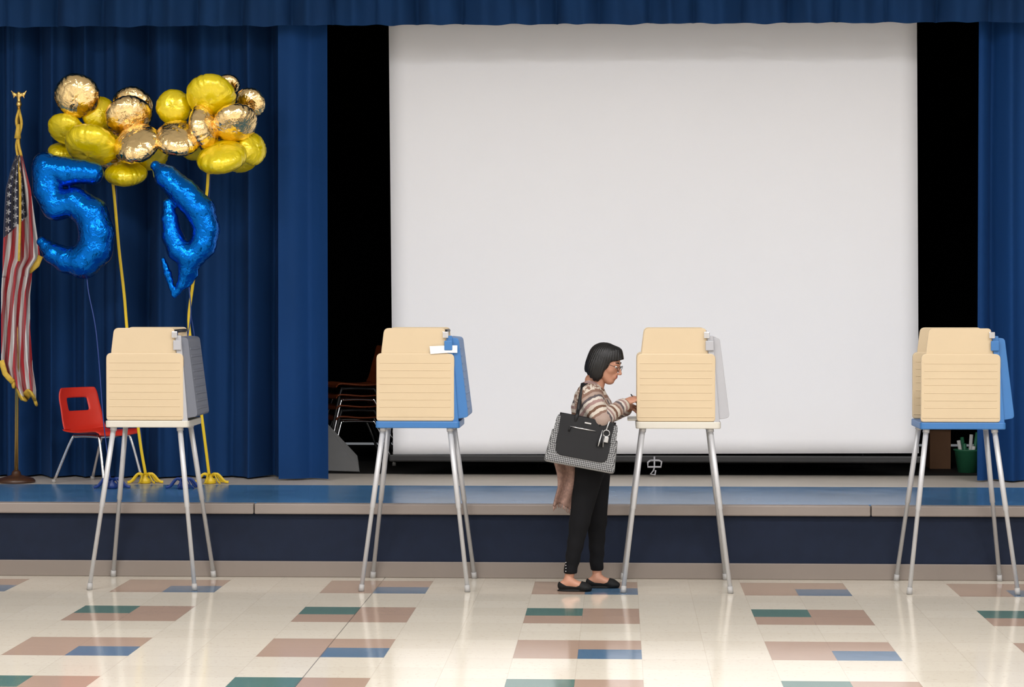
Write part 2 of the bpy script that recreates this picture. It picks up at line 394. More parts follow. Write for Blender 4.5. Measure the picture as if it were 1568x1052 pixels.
# ---------------------------------------------------------------- chairs
def chair_parts(r,mat,legmat,z0=0,w=.40,seat=.38,back=.68,pre=''):
    prof=[(.20,seat-.03),(.185,seat-.005),(.14,seat),(.0,seat-.012),(-.12,seat-.008),(-.165,seat+.012),(-.19,seat+.06),(-.21,seat+.14),(-.235,seat+.23),(-.245,back)]
    prof=[Vector((p[0],0,p[1])) for p in prof]; C=catmull(prof,4); n=len(C); m=16; V=[];Fc=[]
    for i,p in enumerate(C):
        q=i/(n-1); ww=w*(1-.10*max(0,(q-.55)/.45)) 
        if q>.9: ww*=1-.12*((q-.9)/.1)**2
        if q<.06: ww*=.93
        for j in range(m+1):
            t=j/m*2-1; bow=.035*t*t*(1 if q>.55 else .5)
            V.append((p.x+(bow if q>.55 else 0),t*ww/2,p.z+z0+(bow*.6 if q<=.55 else 0)))
    for i in range(n-1):
        for j in range(m):
            if n*.74<i<n*.86 and 4<=j<m-4: continue
            Fc.append((i*(m+1)+j,i*(m+1)+j+1,(i+1)*(m+1)+j+1,(i+1)*(m+1)+j))
    mk(pre+'shell',V,Fc,mat,r,smooth=True,solid=.012,subs=1)
    for k,s in enumerate((-1,1)):
        P=catmull([(.24,s*.19,z0+.013),(.16,s*.155,z0+seat-.06),(.12,s*.14,z0+seat-.032),(-.08,s*.14,z0+seat-.035),(-.13,s*.15,z0+seat-.07),(-.26,s*.19,z0+.013)],6)
        tube(pre+'leg_frame_%d'%(k+1),P,.011,legmat,r)
    tube(pre+'crossbar_front',[(.13,-.14,z0+seat-.035),(.13,.14,z0+seat-.035)],.009,legmat,r)
    tube(pre+'crossbar_rear',[(-.09,-.14,z0+seat-.037),(-.09,.14,z0+seat-.037)],.009,legmat,r)
    for k,(x,y) in enumerate(((.24,.19),(.24,-.19),(-.26,.19),(-.26,-.19))):
        tube(pre+'glide_%d'%(k+1),[(x,y,z0),(x,y,z0+.025)],.015,m_rubber,r)
p=W(152,742,17.0)
c=root('school_chair',(p.x,17.0,ZS),math.radians(-33)); chair_parts(c,m_red,m_chrome,w=.42,seat=.37,back=.675)
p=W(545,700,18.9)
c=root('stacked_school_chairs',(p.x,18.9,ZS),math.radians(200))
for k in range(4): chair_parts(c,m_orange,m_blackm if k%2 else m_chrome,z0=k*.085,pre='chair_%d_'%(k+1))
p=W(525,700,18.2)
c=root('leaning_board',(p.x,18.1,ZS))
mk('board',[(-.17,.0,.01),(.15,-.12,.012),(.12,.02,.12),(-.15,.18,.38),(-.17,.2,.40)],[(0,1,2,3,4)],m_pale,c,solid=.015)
p=W(1438,700,18.7); c=root('cardboard_box',(p.x,18.75,ZS)); 
v,f=boxvf(-.08,.08,-.12,.12,0,.30); mk('body',v,f,m_card,c,bevel=.003)
mk('flap',[(-.08,-.12,.30),(.08,-.12,.30),(.09,-.19,.33),(-.09,-.19,.33)],[(0,1,2,3)],m_card,c,solid=.004)
p=W(1482,700,18.3); c=root('storage_basket',(p.x,18.3,ZS))
mk('tub',*lathevf([(.075,0),(.10,.16),(.108,.165),(.108,.175),(.095,.175),(.07,.02)],(0,0,0)),m_green,c,smooth=True)
for k in range(6):
    a=k*1.05; tube('rolled_paper_%d'%(k+1),[(.03*math.cos(a),.03*math.sin(a),.02),(.07*math.cos(a),.07*math.sin(a),.30-.02*k)],.014,m_paper if k%2 else m_green,c)
# stage clutter under the screen
c=root('folded_riser_frame',(W(1000,720,18.6).x,18.6,ZS))
tube('rail_low',[(-1.6,0,.05),(1.7,0,.05)],.018,m_blackm,c); tube('rail_high',[(-1.6,0,.12),(1.7,0,.12)],.014,m_blackm,c)
for k in range(6): tube('post_%d'%(k+1),[(-1.5+k*.62,0,0.001),(-1.5+k*.62,0,.14)],.014,m_blackm,c)
# ---------------------------------------------------------------- balloons
def balloon(nm,px,py,rx,ry,roll,Y,mat,par,seed,up=1):
    c=W(px,py,Y); mpp=(c-W(px+1,py,Y)).length*1.05
    R=max(rx,ry)*mpp; q=max(.6,min(1,min(rx,ry)/max(rx,ry))); th=.56
    cp=math.sqrt(max(0,(q*q-th*th)/(1-th*th))); phi=math.acos(min(1,cp))*up
    if ry>rx: roll+=90
    rnd=random.Random(seed); k=rnd.randint(15,21); ph=rnd.random()*6; ph2=rnd.random()*6
    nr,ns=16,120; V=[];Fc=[]
    Rm=Matrix.Rotation(math.radians(-roll),3,'Y')@Matrix.Rotation(phi,3,'X')
    for side in (-1,1):
        for i in range(nr+(1 if side==-1 else 0)):
            rho=min(1.0,math.sin((i+.001)/nr*math.pi/2))
            for j in range(ns):
                a=2*math.pi*j/ns
                am=.5+.5*math.sin(2*a+ph2)*math.sin(5*a+ph)
                pk=(abs(math.sin(k*a/2+ph+.9*math.sin(3*a+ph2)))*2-1.2)*am
                rr=R*rho*(1+.02*rho**6*pk+.012*math.sin(5*a+ph2)*rho)
                d=R*th*math.sqrt(max(0,1-rho**2.2))*(1+.02*math.sin(3*a+ph))+R*.05*pk*(rho**6)*max(0,1-rho**14)
                V.append(c+Rm@Vector((rr*math.cos(a),side*d,rr*math.sin(a))))
    n1=(nr+1)*ns
    for i in range(nr):
        for j in range(ns):
            j2=(j+1)%ns; Fc.append((i*ns+j,(i+1)*ns+j,(i+1)*ns+j2,i*ns+j2))
    for i in range(nr):
        for j in range(ns):
            j2=(j+1)%ns
            b0=n1+i*ns; b1=n1+(i+1)*ns if i<nr-1 else nr*ns
            Fc.append((b0+j,b1+j,b1+j2,b0+j2)[::-1])
    Fc.append(tuple(range(ns))); Fc.append(tuple(n1+j for j in range(ns))[::-1])
    mk(nm,V,Fc,mat,par,smooth=True,world=True)
G,Yl=m_gold,m_yel
def ribbon(nm,pts,Y0,Y1,par,mat,r=.011):
    n=len(pts); P=catmull([W(x,y,Y0+(Y1-Y0)*i/(n-1)) for i,(x,y) in enumerate(pts)],5)
    tube(nm,P,r,mat,par,seg=8,flat=.35,world=True)
def weight(nm,px,py,Y,par,mat):
    c=W(px,py,Y); c=Vector((c.x,Y,ZS))
    v,f=lathevf([(.03,0),(.042,.005),(.04,.03),(.015,.05),(.02,.06)],c,20); mk(nm,v,f,mat,par,smooth=True,world=True)
    for k in range(7):
        a=k*.9; tube(nm+'_curl_%d'%k,catmull([c+Vector((0,0,.05)),c+Vector((.05*math.cos(a),.04*math.sin(a),.07)),c+Vector((.10*math.cos(a),.07*math.sin(a),.02)),c+Vector((.13*math.cos(a),.09*math.sin(a),.012))],4),.010,mat,par,seg=8,flat=.3,world=True)
b1=root('balloon_bouquet',(W(222,738,16.95).x,16.95,ZS))
L1=[(118,147,33,32,0,16.85,G,1),(152,174,24,26,20,16.95,Yl,1),(102,198,28,22,-15,16.90,Yl,1),(95,232,20,13,-10,17.05,Yl,-1),(140,222,39,29,-8,16.72,Yl,1),
(204,161,30,26,-5,16.98,G,1),(197,179,34,29,25,16.80,G,1),(210,220,35,29,20,16.68,G,-1),(232,238,25,20,30,16.92,Yl,1),(193,266,31,19,0,16.84,Yl,-1),(165,238,22,20,0,17.0,G,1),(170,205,26,24,0,17.08,Yl,1)]
for i,(x,y,rx,ry,ro,Y,mt,up) in enumerate(L1): balloon('foil_balloon_%d'%(i+1),x,y,rx,ry,ro,Y,mt,b1,i+1,up)
ribbon('ribbon_1',[(170,260),(175,300),(182,380),(190,450),(195,510),(205,600),(215,680),(224,732)],16.84,16.95,b1,m_riby)
ribbon('ribbon_2',[(178,280),(180,340),(186,400),(194,480),(200,560),(214,650),(222,734)],16.85,16.95,b1,m_ribb,.004)
weight('weight',222,738,16.95,b1,m_riby)
b2=root('balloon_bouquet',(W(322,738,16.95).x,16.95,ZS))
L2=[(350,130,17,15,0,17.02,G,1),(266,164,26,26,30,16.85,Yl,1),(323,147,36,31,0,16.75,Yl,1),(383,158,23,22,-30,16.95,G,1),(273,212,34,27,-8,16.70,G,-1),
(314,194,21,33,8,16.72,G,1),(360,188,33,26,20,16.72,G,1),(386,228,19,24,10,16.86,Yl,1),(370,244,24,18,20,17.0,Yl,1),(340,241,37,25,10,16.7,Yl,-1),(330,215,28,24,0,16.98,G,1),(296,222,24,22,0,17.05,Yl,1)]
for i,(x,y,rx,ry,ro,Y,mt,up) in enumerate(L2): balloon('foil_balloon_%d'%(i+1),x,y,rx,ry,ro,Y,mt,b2,i+31,up)
ribbon('ribbon_1',[(319,262),(316,300),(305,360),(296,430),(289,490),(295,540),(304,600),(313,670),(321,734)],16.8,16.95,b2,m_riby)
ribbon('ribbon_2',[(322,262),(318,320),(303,400),(292,470),(298,520),(300,600),(318,690),(325,734)],16.82,16.97,b2,m_ribb,.004)
weight('weight',322,738,16.95,b2,m_riby)
def strokes(name,lists,Y,par,mat,yt=1.0,h=.009):
    c=W(190,340,Y); k=(W(191,340,Y)-c).length
    def wp(p): q=W(p[0],p[1],Y); return (q.x,0,q.z)
    pts=[wp(p) for l in lists for p in l]; xs_=[p[0] for p in pts]; zs=[p[2] for p in pts]
    lo=(min(xs_)-.16,-.16,min(zs)-.16); hi=(max(xs_)+.16,.16,max(zs)+.16)
    def fn(P):
        f=None
        for l in lists:
            arc=0
            for a,b in zip(l,l[1:]):
                A=wp(a);B=wp(b); ln=math.hypot(B[0]-A[0],B[2]-A[2])
                ba=np.array(B)-np.array(A); t=np.clip(((P-np.array(A,np.float32))@ba.astype(np.float32))/(ln*ln),-.3,1.3)
                d=cone(P,A,B,a[2]*k,b[2]*k,yt)+.0022*np.sin((arc+t*ln)*120)*np.clip(1-np.abs(P[...,1])*16,0,1)
                arc+=ln; f=d if f is None else smin(f,d,.015)
        return f
    P=sgrid(lo,hi,h); V,Q=surfnet(fn(P),lo,h); V[:,1]+=Y
    mk('foil_body',V,Q,mat,par,smooth=True,world=True)
n5=root('number_five_balloon',(W(150,738,16.5).x,16.5,ZS))
strokes('five',[[(68,250,17),(74,258,22),(100,263,22),(125,263,18),(142,265,17),(150,258,7)],[(71,258,22),(73,290,22),(86,316,22)],[(86,314,22),(116,310,23),(140,328,26),(148,356,27),(145,382,27),(128,400,26),(102,398,20),(82,388,16),(64,370,8)]],16.5,n5,m_bluef)
ribbon('ribbon',[(133,425),(136,450),(146,500),(152,560),(158,640),(165,700),(170,745)],16.5,16.5,n5,m_ribb,.004)
weight('weight',171,745,16.5,n5,m_ribb)
n1=root('number_one_balloon',(W(280,738,16.5).x,16.5,ZS))
strokes('one',[[(238,254,8),(254,270,18),(282,296,22),(306,322,23),(316,350,20),(311,375,20),(292,396,19)],[(258,312,9),(260,335,13),(264,362,16),(274,382,18),(290,394,19)],[(290,396,20),(287,415,14),(279,436,8),(268,453,4)],[(250,398,4),(257,420,6),(266,450,4)],[(296,400,9),(297,420,6),(289,436,4)]],16.5,n1,m_bluef)
ribbon('ribbon',[(289,436),(292,470),(290,500),(280,560),(276,640),(280,745)],16.5,16.5,n1,m_ribb,.004)
weight('weight',281,745,16.5,n1,m_ribb)
# ---------------------------------------------------------------- flag
YF=17.0; pb=W(25,741,YF)
fg=root('american_flag',(pb.x,YF,ZS))
v,f=lathevf([(.13,0),(.135,.012),(.12,.03),(.07,.045),(.035,.055),(.03,.075),(.018,.09)],(pb.x,YF,ZS)); mk('base',v,f,m_wood,fg,smooth=True,world=True)
pt=W(29,160,YF)
tube('pole',[(pb.x,YF,ZS+.05),(pt.x,YF,pt.z)],.014,m_brass,fg,world=True)
tube('eagle_ball',[(pt.x,YF,pt.z-.02),(pt.x,YF,pt.z),(pt.x,YF,pt.z+.03)],[.012,.022,.012],m_brass,fg,world=True)
def eag(P):
    f=cone(P,(0,0,0),(0,0,.05),.012,.014); f=smin(f,ell(P,(0,0,.062),(.012,.012,.011)),.01)
    f=smin(f,cone(P,(.005,0,.064),(.018,0,.060),.005,.002),.004)
    for s in (-1,1):
        f=smin(f,cone(P,(0,0,.035),(s*.035,0,.055),.008,.010,1.6),.01); f=smin(f,cone(P,(s*.035,0,.052),(s*.055,0,.078),.010,.003,1.6),.01); f=smin(f,cone(P,(s*.03,0,.05),(s*.038,0,.025),.008,.003,1.6),.01)
    return smin(f,cone(P,(0,0,.0),(0,0,-.02),.01,.014),.01)
sdfmesh('eagle',eag,(-.08,-.04,-.05),(.08,.04,.1),.003,m_brass,fg,xf=(np.eye(3),(pt.x,YF,pt.z+.02)),world=True)
def flag_mat():
    m,nt,b=newmat('flag_cloth'); L=nt.links; uv=nt.nodes.new('ShaderNodeUVMap'); sp=nt.nodes.new('ShaderNodeSeparateXYZ'); L.new(uv.outputs[0],sp.inputs[0])
    u,v=sp.outputs[0],sp.outputs[1]
    st=mth(nt,'FLOORED_MODULO',mth(nt,'MULTIPLY',mth(nt,'ADD',u,mth(nt,'MULTIPLY',v,.75)),4),1)
    s=mth(nt,'LESS_THAN',st,.5); c=mixc(nt,s,(.66,.64,.62),(.42,.015,.025))
    can=mth(nt,'LESS_THAN',mth(nt,'ADD',v,mth(nt,'MULTIPLY',u,.12)),.34)
    can=mth(nt,'MULTIPLY',can,mth(nt,'LESS_THAN',u,.78))
    fu=mth(nt,'SUBTRACT',mth(nt,'FRACT',mth(nt,'MULTIPLY',u,4)),.5)
    fv=mth(nt,'SUBTRACT',mth(nt,'FRACT',mth(nt,'ADD',mth(nt,'MULTIPLY',v,28),mth(nt,'MULTIPLY',mth(nt,'FLOOR',mth(nt,'MULTIPLY',u,4)),.5))),.5)
    ang=mth(nt,'ARCTAN2',fv,fu); rad=mth(nt,'SQRT',mth(nt,'ADD',mth(nt,'MULTIPLY',fu,fu),mth(nt,'MULTIPLY',fv,fv)))
    lim=mth(nt,'MULTIPLY_ADD',mth(nt,'COSINE',mth(nt,'MULTIPLY',ang,5)),.12,.25)
    star=mth(nt,'LESS_THAN',rad,lim)
    cc=mixc(nt,star,(.010,.014,.05),(.7,.7,.7)); c=mixc(nt,can,c,cc)
    L.new(c,b.inputs['Base Color']); b.inputs['Roughness'].default_value=.7; b.inputs['Sheen Weight'].default_value=.2; return m
m_flag=flag_mat()
EL=[(238,24,34),(255,18,38),(290,9,47),(340,6,54),(395,4,62),(412,4,50),(450,2,46),(500,2,46),(560,2,50),(592,8,55),(610,20,55)]
def edge(y):
    for a,b in zip(EL,EL[1:]):
        if y<=b[0]:
            t=(y-a[0])/(b[0]-a[0]); return a[1]+(b[1]-a[1])*t,a[2]+(b[2]-a[2])*t
    return EL[-1][1:]
nu,nv=60,110; V=[];Fc=[];UV=[]
for j in range(nv+1):
    v_=j/nv; y=238+v_*372; l,r_=edge(y)
    for i in range(nu+1):
        u_=i/nu; x=l+(r_-l)*u_; yy=y-(8*math.sin(u_*9+1)*v_ if v_>.5 else 0)-(18*(1-u_)*max(0,v_-.85)/.15)
        dep=YF-.06-.055*min(1,v_*4)*math.sin(u_*15+v_*2.5)-.025*math.sin(u_*31+1)
        p=W(x,yy,dep); V.append(p); UV.append((u_,v_))
for j in range(nv):
    for i in range(nu): q=j*(nu+1)+i; Fc.append((q,q+1,q+nu+2,q+nu+1))
fo=mk('flag_cloth',V,Fc,m_flag,fg,smooth=True,world=True,solid=.002)
uvl=fo.data.uv_layers.new(name='UVMap')
for lp in fo.data.loops: uvl.data[lp.index].uv=UV[lp.vertex_index]
gp=[V[nv*(nu+1)+i] for i in range(0,nu+1,3)]
m_fr=M('gold_fringe',(.65,.42,.05),.7,var=(60,.3),bump=(200,.5,.004))
tube('fringe_bottom',[p+Vector((0,0,-.015)) for p in gp],.030,m_fr,fg,flat=.4,world=True)
tube('fringe_left',[V[j*(nu+1)]+Vector((0,0,0)) for j in range(95,nv+1,3)],.02,m_fr,fg,flat=.5,world=True)
tube('fringe_corner',[W(62,392,YF-.07),W(56,405,YF-.08),W(45,417,YF-.08)],[.020,.024,.014],m_fr,fg,flat=.5,world=True)
tube('cord_1',catmull([W(29,168,YF-.03),W(25,185,YF-.04),W(28,205,YF-.04),W(25,225,YF-.04),W(30,260,YF-.07),W(31,330,YF-.15),W(29,400,YF-.17)],5),.009,m_fr,fg,world=True)
tube('cord_2',catmull([W(29,168,YF-.02),W(33,190,YF-.03),W(28,215,YF-.05),W(33,240,YF-.06)],5),.010,m_fr,fg,world=True)
tube('tassel',[W(28,190,YF-.05),W(27,212,YF-.05)],[.012,.024],m_fr,fg,world=True)
# ---------------------------------------------------------------- woman
WX=W(905,907,14.84).x; WY=14.84
wo=root('woman_voter',(WX,WY,0))
B=dict(
     torso=[((0.01,0,.80),(-.01,0,.95),.098,.086,.66),((-.01,0,.95),(.0,0,1.12),.086,.094,.64),((.0,0,1.12),(.005,0,1.19),.094,.066,.58)],
     sh=[((-.01,-.125,1.195),(-.01,.125,1.195),.050,.050,1)],
     armR=[((-.012,-.150,1.195),(.07,-.225,1.055),.050,.040,1),((.07,-.225,1.055),(.215,-.045,1.150),.040,.025,1)],
     armL=[((-.012,.150,1.195),(.085,.215,1.05),.050,.040,1),((.085,.215,1.05),(.235,.075,1.115),.040,.025,1)],
     legR=[((-.005,-.08,.77),(-.070,-.095,.42),.084,.050,1),((-.070,-.095,.42),(-.130,-.10,.09),.048,.027,1)],
     legL=[((.03,.075,.77),(.035,.075,.42),.082,.050,1),((.035,.075,.42),(.034,.075,.09),.048,.027,1)],
     neck=[((.015,0,1.20),(.06,-.0,1.34),.050,.045,1)])
def chain(P,names,off=0,k=.03):
    f=None
    for nm in names:
        for a,b,r1,r2,ys in B[nm]:
            d=cone(P,a,b,(r1+off)*1.0,(r2+off),ys); f=d if f is None else smin(f,d,k)
    return f
sdfmesh('body',lambda P:chain(P,['torso','sh','armR','armL','legR','legL','neck']),(-.2,-.31,.04),(.3,.31,1.40),.0085,m_skin,wo)
def pants(P):
    f=chain(P,['legR','legL'],.011,.02); f=smin(f,ell(P,(.008,0,.82),(.112,.155,.13)),.05)
    f=f+.0025*np.sin(P[...,2]*70+P[...,0]*30)*np.clip((.5-P[...,2])*3,0,1)
    return smax(smax(f,P[...,2]-.93,.01),.108-P[...,2],.006)
sdfmesh('trousers',pants,(-.26,-.22,.09),(.2,.22,.95),.006,m_pant,wo)
def sweater(P):
    f=chain(P,['torso','sh'],.016,.05); f=smin(f,ell(P,(.045,0,1.09),(.08,.13,.10)),.05)
    for n in ('armR','armL'): f=smin(f,chain(P,[n],.014,.03),.03)
    f=smin(f,ell(P,(.0,0,.87),(.115,.155,.12)),.06)
    f=smin(f,cone(P,(-.005,-.045,1.245),(-.005,.045,1.245),.032,.032),.04)
    z=P[...,2]; x=P[...,0]; y=P[...,1]
    f=f+.0035*np.sin(z*60+x*45)*np.sin(y*30+z*17)
    f=smax(f,.79-z,.01)
    f=smax(f,-cone(P,(.03,0,1.22),(.07,0,1.34),.052,.052),.008)
    for (nm,s) in (('armR',1),('armL',1)):
        a,b=np.array(B[nm][1][0]),np.array(B[nm][1][1]); d=(b-a)/np.linalg.norm(b-a)
        near=np.sqrt(((P-b.astype(np.float32))**2).sum(-1))
        cut=((P-b.astype(np.float32))@d.astype(np.float32))+.012
        f=np.where(near<.09,smax(f,cut,.006),f)
    return f
Pg_lo=(-.2,-.33,.76); P_=sgrid(Pg_lo,(.3,.33,1.30),.0055); Vs,Qs=surfnet(sweater(P_),Pg_lo,.0055)
def sweater_mat():
    m,nt,b=newmat('striped_knit'); L=nt.links
    a=nt.nodes.new('ShaderNodeAttribute'); a.attribute_name='stripe'
    w_=mth(nt,'ADD',a.outputs['Fac'],mth(nt,'MULTIPLY',mth(nt,'SUBTRACT',noise(nt,55,3),.5),.015))
    fr=mth(nt,'FRACT',mth(nt,'DIVIDE',w_,.150))
    cr=nt.nodes.new('ShaderNodeValToRGB'); cr.color_ramp.interpolation='CONSTANT'; L.new(fr,cr.inputs[0])
    cols=[(0,(.52,.46,.39)),(.16,(.14,.075,.05)),(.28,(.48,.42,.36)),(.42,(.28,.18,.165)),(.55,(.52,.47,.42)),(.66,(.09,.075,.08)),(.76,(.32,.24,.20)),(.88,(.20,.12,.09))]
    e=cr.color_ramp.elements; e[0].position=0; e[0].color=(*cols[0][1],1); e[1].position=cols[1][0]; e[1].color=(*cols[1][1],1)
    for p_,c_ in cols[2:]:
        q=e.new(p_); q.color=(*c_,1)
    L.new(cr.outputs[0],b.inputs['Base Color']); b.inputs['Roughness'].default_value=.95; b.inputs['Specular IOR Level'].default_value=.15
    bn=nt.nodes.new('ShaderNodeBump'); bn.inputs['Strength'].default_value=.6; bn.inputs['Distance'].default_value=.004
    L.new(noise(nt,220,3),bn.inputs['Height']); L.new(bn.outputs[0],b.inputs['Normal']); return m
sw=mk('sweater',Vs,Qs,sweater_mat(),wo,smooth=True)
def segd(V,a,b):
    a=np.array(a);b=np.array(b);ba=b-a; t=np.clip(((V-a)@ba)/(ba@ba),0,1); return np.linalg.norm(V-a-t[:,None]*ba,axis=1),t*np.linalg.norm(ba)
st=Vs[:,2].copy(); bd=np.full(len(Vs),9.)
for a,b in (((0,0,.8),(-.02,0,.95)),((-.02,0,.95),(0,0,1.2))):
    d,_=segd(Vs,a,b); bd=np.minimum(bd,d-.085)
for nm in('armR','armL'):
    ac=0
    for a,b,r1,r2,ys in B[nm]:
        d,t=segd(Vs,a,b); d=d-.05; mk_=d<bd; st[mk_]=(1.2-(ac+t))[mk_]; bd=np.where(mk_,d,bd); ac+=np.linalg.norm(np.array(b)-np.array(a))
at=sw.data.attributes.new('stripe','FLOAT','POINT'); at.data.foreach_set('value',st.astype(np.float32))
# head
HC=np.array((.090,0,1.390)); HR=np.array((Matrix.Rotation(math.radians(-14),3,'Z')@Matrix.Rotation(math.radians(20),3,'Y')))
def head(P):
    f=ell(P,(-.012,0,.028),(.090,.073,.080)); f=smin(f,ell(P,(.026,0,-.032),(.060,.054,.082)),.03)
    f=smin(f,ell(P,(.066,0,-.092),(.020,.022,.016)),.025)
    for s in(-1,1):
        f=smin(f,ell(P,(.046,s*.038,-.018),(.024,.018,.020)),.025)   # cheek
        f=smin(f,cone(P,(.0,s*.052,-.055),(.055,s*.020,-.094),.015,.013),.03) # jaw
        f=smin(f,cone(P,(.078,s*.014,.022),(.066,s*.042,.020),.008,.007),.012) # brow
        f=smax(f,-ell(P,(.094,s*.031,.005),(.016,.015,.009)),.012) # socket
        f=smin(f,ell(P,(.097,s*.010,-.034),(.008,.007,.006)),.008) # nostril wing
        f=smin(f,ell(P,(-.008,s*.075,-.012),(.018,.007,.030)),.008) # ear
    f=smin(f,cone(P,(.082,0,.014),(.108,0,-.028),.007,.009),.012)
    f=smin(f,ell(P,(.078,0,-.058),(.018,.026,.020)),.014)
    f=smin(f,cone(P,(-.01,0,-.04),(-.045,0,-.13),.045,.045),.03)
    return f
sdfmesh('head',head,(-.13,-.1,-.16),(.13,.1,.125),.0030,m_skin,wo,xf=(HR,HC))
def lips(P):
    f=ell(P,(.0910,0,-.0535),(.0075,.020,.0042)); f=np.minimum(f,ell(P,(.0905,0,-.0615),(.0072,.017,.0046))); return f
sdfmesh('lips',lips,(.07,-.03,-.075),(.11,.03,-.035),.0013,m_lip,wo,xf=(HR,HC))
def hh(p): return tuple(HR@np.array(p)+HC)
for s,n in((-1,'right'),(1,'left')):
    sdfmesh('eye_'+n,lambda P:ell(P,(.070,s*.031,.004),(.012,.012,.009)),(.05,s*.031-.02,-.015),(.09,s*.031+.02,.02),.002,m_eye,wo,xf=(HR,HC))
    sdfmesh('iris_'+n,lambda P:ell(P,(.0785,s*.032,.001),(.004,.005,.005)),(.07,s*.032-.01,-.01),(.09,s*.032+.01,.012),.001,m_iris,wo,xf=(HR,HC))
    tube('eyebrow_'+n,[hh((.085,s*.016,.028)),hh((.081,s*.032,.033)),hh((.068,s*.048,.028))],[.003,.0035,.0015],m_hair,wo)
    ring=[hh((.098-abs(math.cos(a))*.004,s*.031+.024*math.cos(a),.0+.017*math.sin(a))) for a in [i*2*math.pi/24 for i in range(25)]]
    tube('glasses_rim_'+n,ring,.0018,m_blackm,wo,seg=6)
    tube('glasses_temple_'+n,[hh((.094,s*.054,.006)),hh((.05,s*.072,.008)),hh((-.01,s*.082,.006))],.0018,m_blackm,wo,seg=6)
tube('glasses_bridge',[hh((.096,-.008,.004)),hh((.100,0,.007)),hh((.096,.008,.004))],.002,m_blackm,wo,seg=6)
def hair(P):
    x,y,z=P[...,0],P[...,1],P[...,2]
    f=ell(P,(-.015,0,.030),(.106,.085,.094)); f=smin(f,ell(P,(-.045,0,-.045),(.074,.086,.080)),.04)
    f=smin(f,ell(P,(-.014,-.064,-.055),(.048,.026,.075)),.03); f=smin(f,ell(P,(-.014,.064,-.055),(.048,.026,.075)),.03)
    f=smin(f,cone(P,(.045,0,.088),(.084,-.01,.056),.028,.012,.6),.03)
    g=np.interp(z,[-.14,-.10,0,.03,.050,.070,.1],[.006,.014,.034,.050,.078,.12,.2]).astype(np.float32)
    g=g+.004*np.sin(z*90+y*60)
    f=smax(f,(x-g)*.75,.010)
    f=smax(f,-(z+.116+.35*(x+.02)*(x<-.02)+.004*np.sin(x*240)),.006)
    ang=np.arctan2(y,x+.02); f=f+.0009*np.sin(ang*38+z*25)+.0005*np.sin(ang*97)
    return f
sdfmesh('hair',hair,(-.16,-.13,-.15),(.14,.13,.16),.0028,m_hair,wo,xf=(HR,HC))
# hands
def handfn(sy,curl,spread=1):
    fing=[]
    for i,(by,L,r) in enumerate(((.027,.068,.0085),(.009,.076,.0088),(-.009,.070,.0084),(-.026,.055,.0075))):
        p=np.array((.078-abs(i-1)*.004,by*sy,0.)); a=.15; segs=[]
        for k,fr in enumerate((.45,.31,.24)):
            a+=curl[i]*(1,1.1,.7)[k]
            q=p+L*fr*np.array((math.cos(a),(by*.15/.027)*sy*.3,-math.sin(a))); segs.append((p,q,r*(1-.1*k),r*(1-.1*(k+1)))); p=q
        fing.append(segs)
    th=[((.018,.024*sy,-.006),(.046,.042*sy,-.018),.013,.011),((.046,.042*sy,-.018),(.070,.040*sy,-.034),.0105,.009),((.070,.040*sy,-.034),(.088,.030*sy,-.046),.009,.0075)]
    def fn(P):
        f=ell(P,(.045,0,0),(.048,.038,.0155)); f=smin(f,ell(P,(.03,.018*sy,-.008),(.03,.018,.014)),.012)
        f=smin(f,cone(P,(-.05,0,0),(.01,0,0),.026,.023),.02)
        for s_ in fing:
            g=None
            for a,b,r1,r2 in s_:
                d=cone(P,a,b,r1,r2); g=d if g is None else smin(g,d,.003)
            f=smin(f,g,.006)
        g=None
        for a,b,r1,r2 in th:
            d=cone(P,a,b,r1,r2); g=d if g is None else smin(g,d,.004)
        return smin(f,g,.007)
    return fn
def frame(xd,zd):
    x=Vector(xd).normalized(); z=Vector(zd); z=(z-x*z.dot(x)).normalized(); y=z.cross(x); return np.array([[x.x,y.x,z.x],[x.y,y.y,z.y],[x.z,y.z,z.z]])
hRw=np.array((.212,-.042,1.152)); HF=frame((.82,.35,.33),(-.35,-.55,.75))
sdfmesh('hand_right',handfn(1,(.62,.60,.62,.66)),(-.07,-.06,-.09),(.17,.075,.03),.0024,m_skin,wo,xf=(HF*.92,hRw))
hLw=np.array((.235,.075,1.120)); HF2=frame((.93,-.30,-.12),(.05,.2,.95))
sdfmesh('hand_left',handfn(-1,(.22,.2,.22,.25)),(-.07,-.075,-.09),(.17,.06,.03),.0024,m_skin,wo,xf=(HF2*.92,hLw))
pa=Vector(HF@np.array((.092,.036,-.05))*.92+hRw); pd=Vector(HF@np.array((.45,.25,-1))).normalized()
tube('pen',[pa+pd*.055,pa+pd*.048,pa-pd*.085],[.001,.004,.004],m_blackm,wo,seg=8)
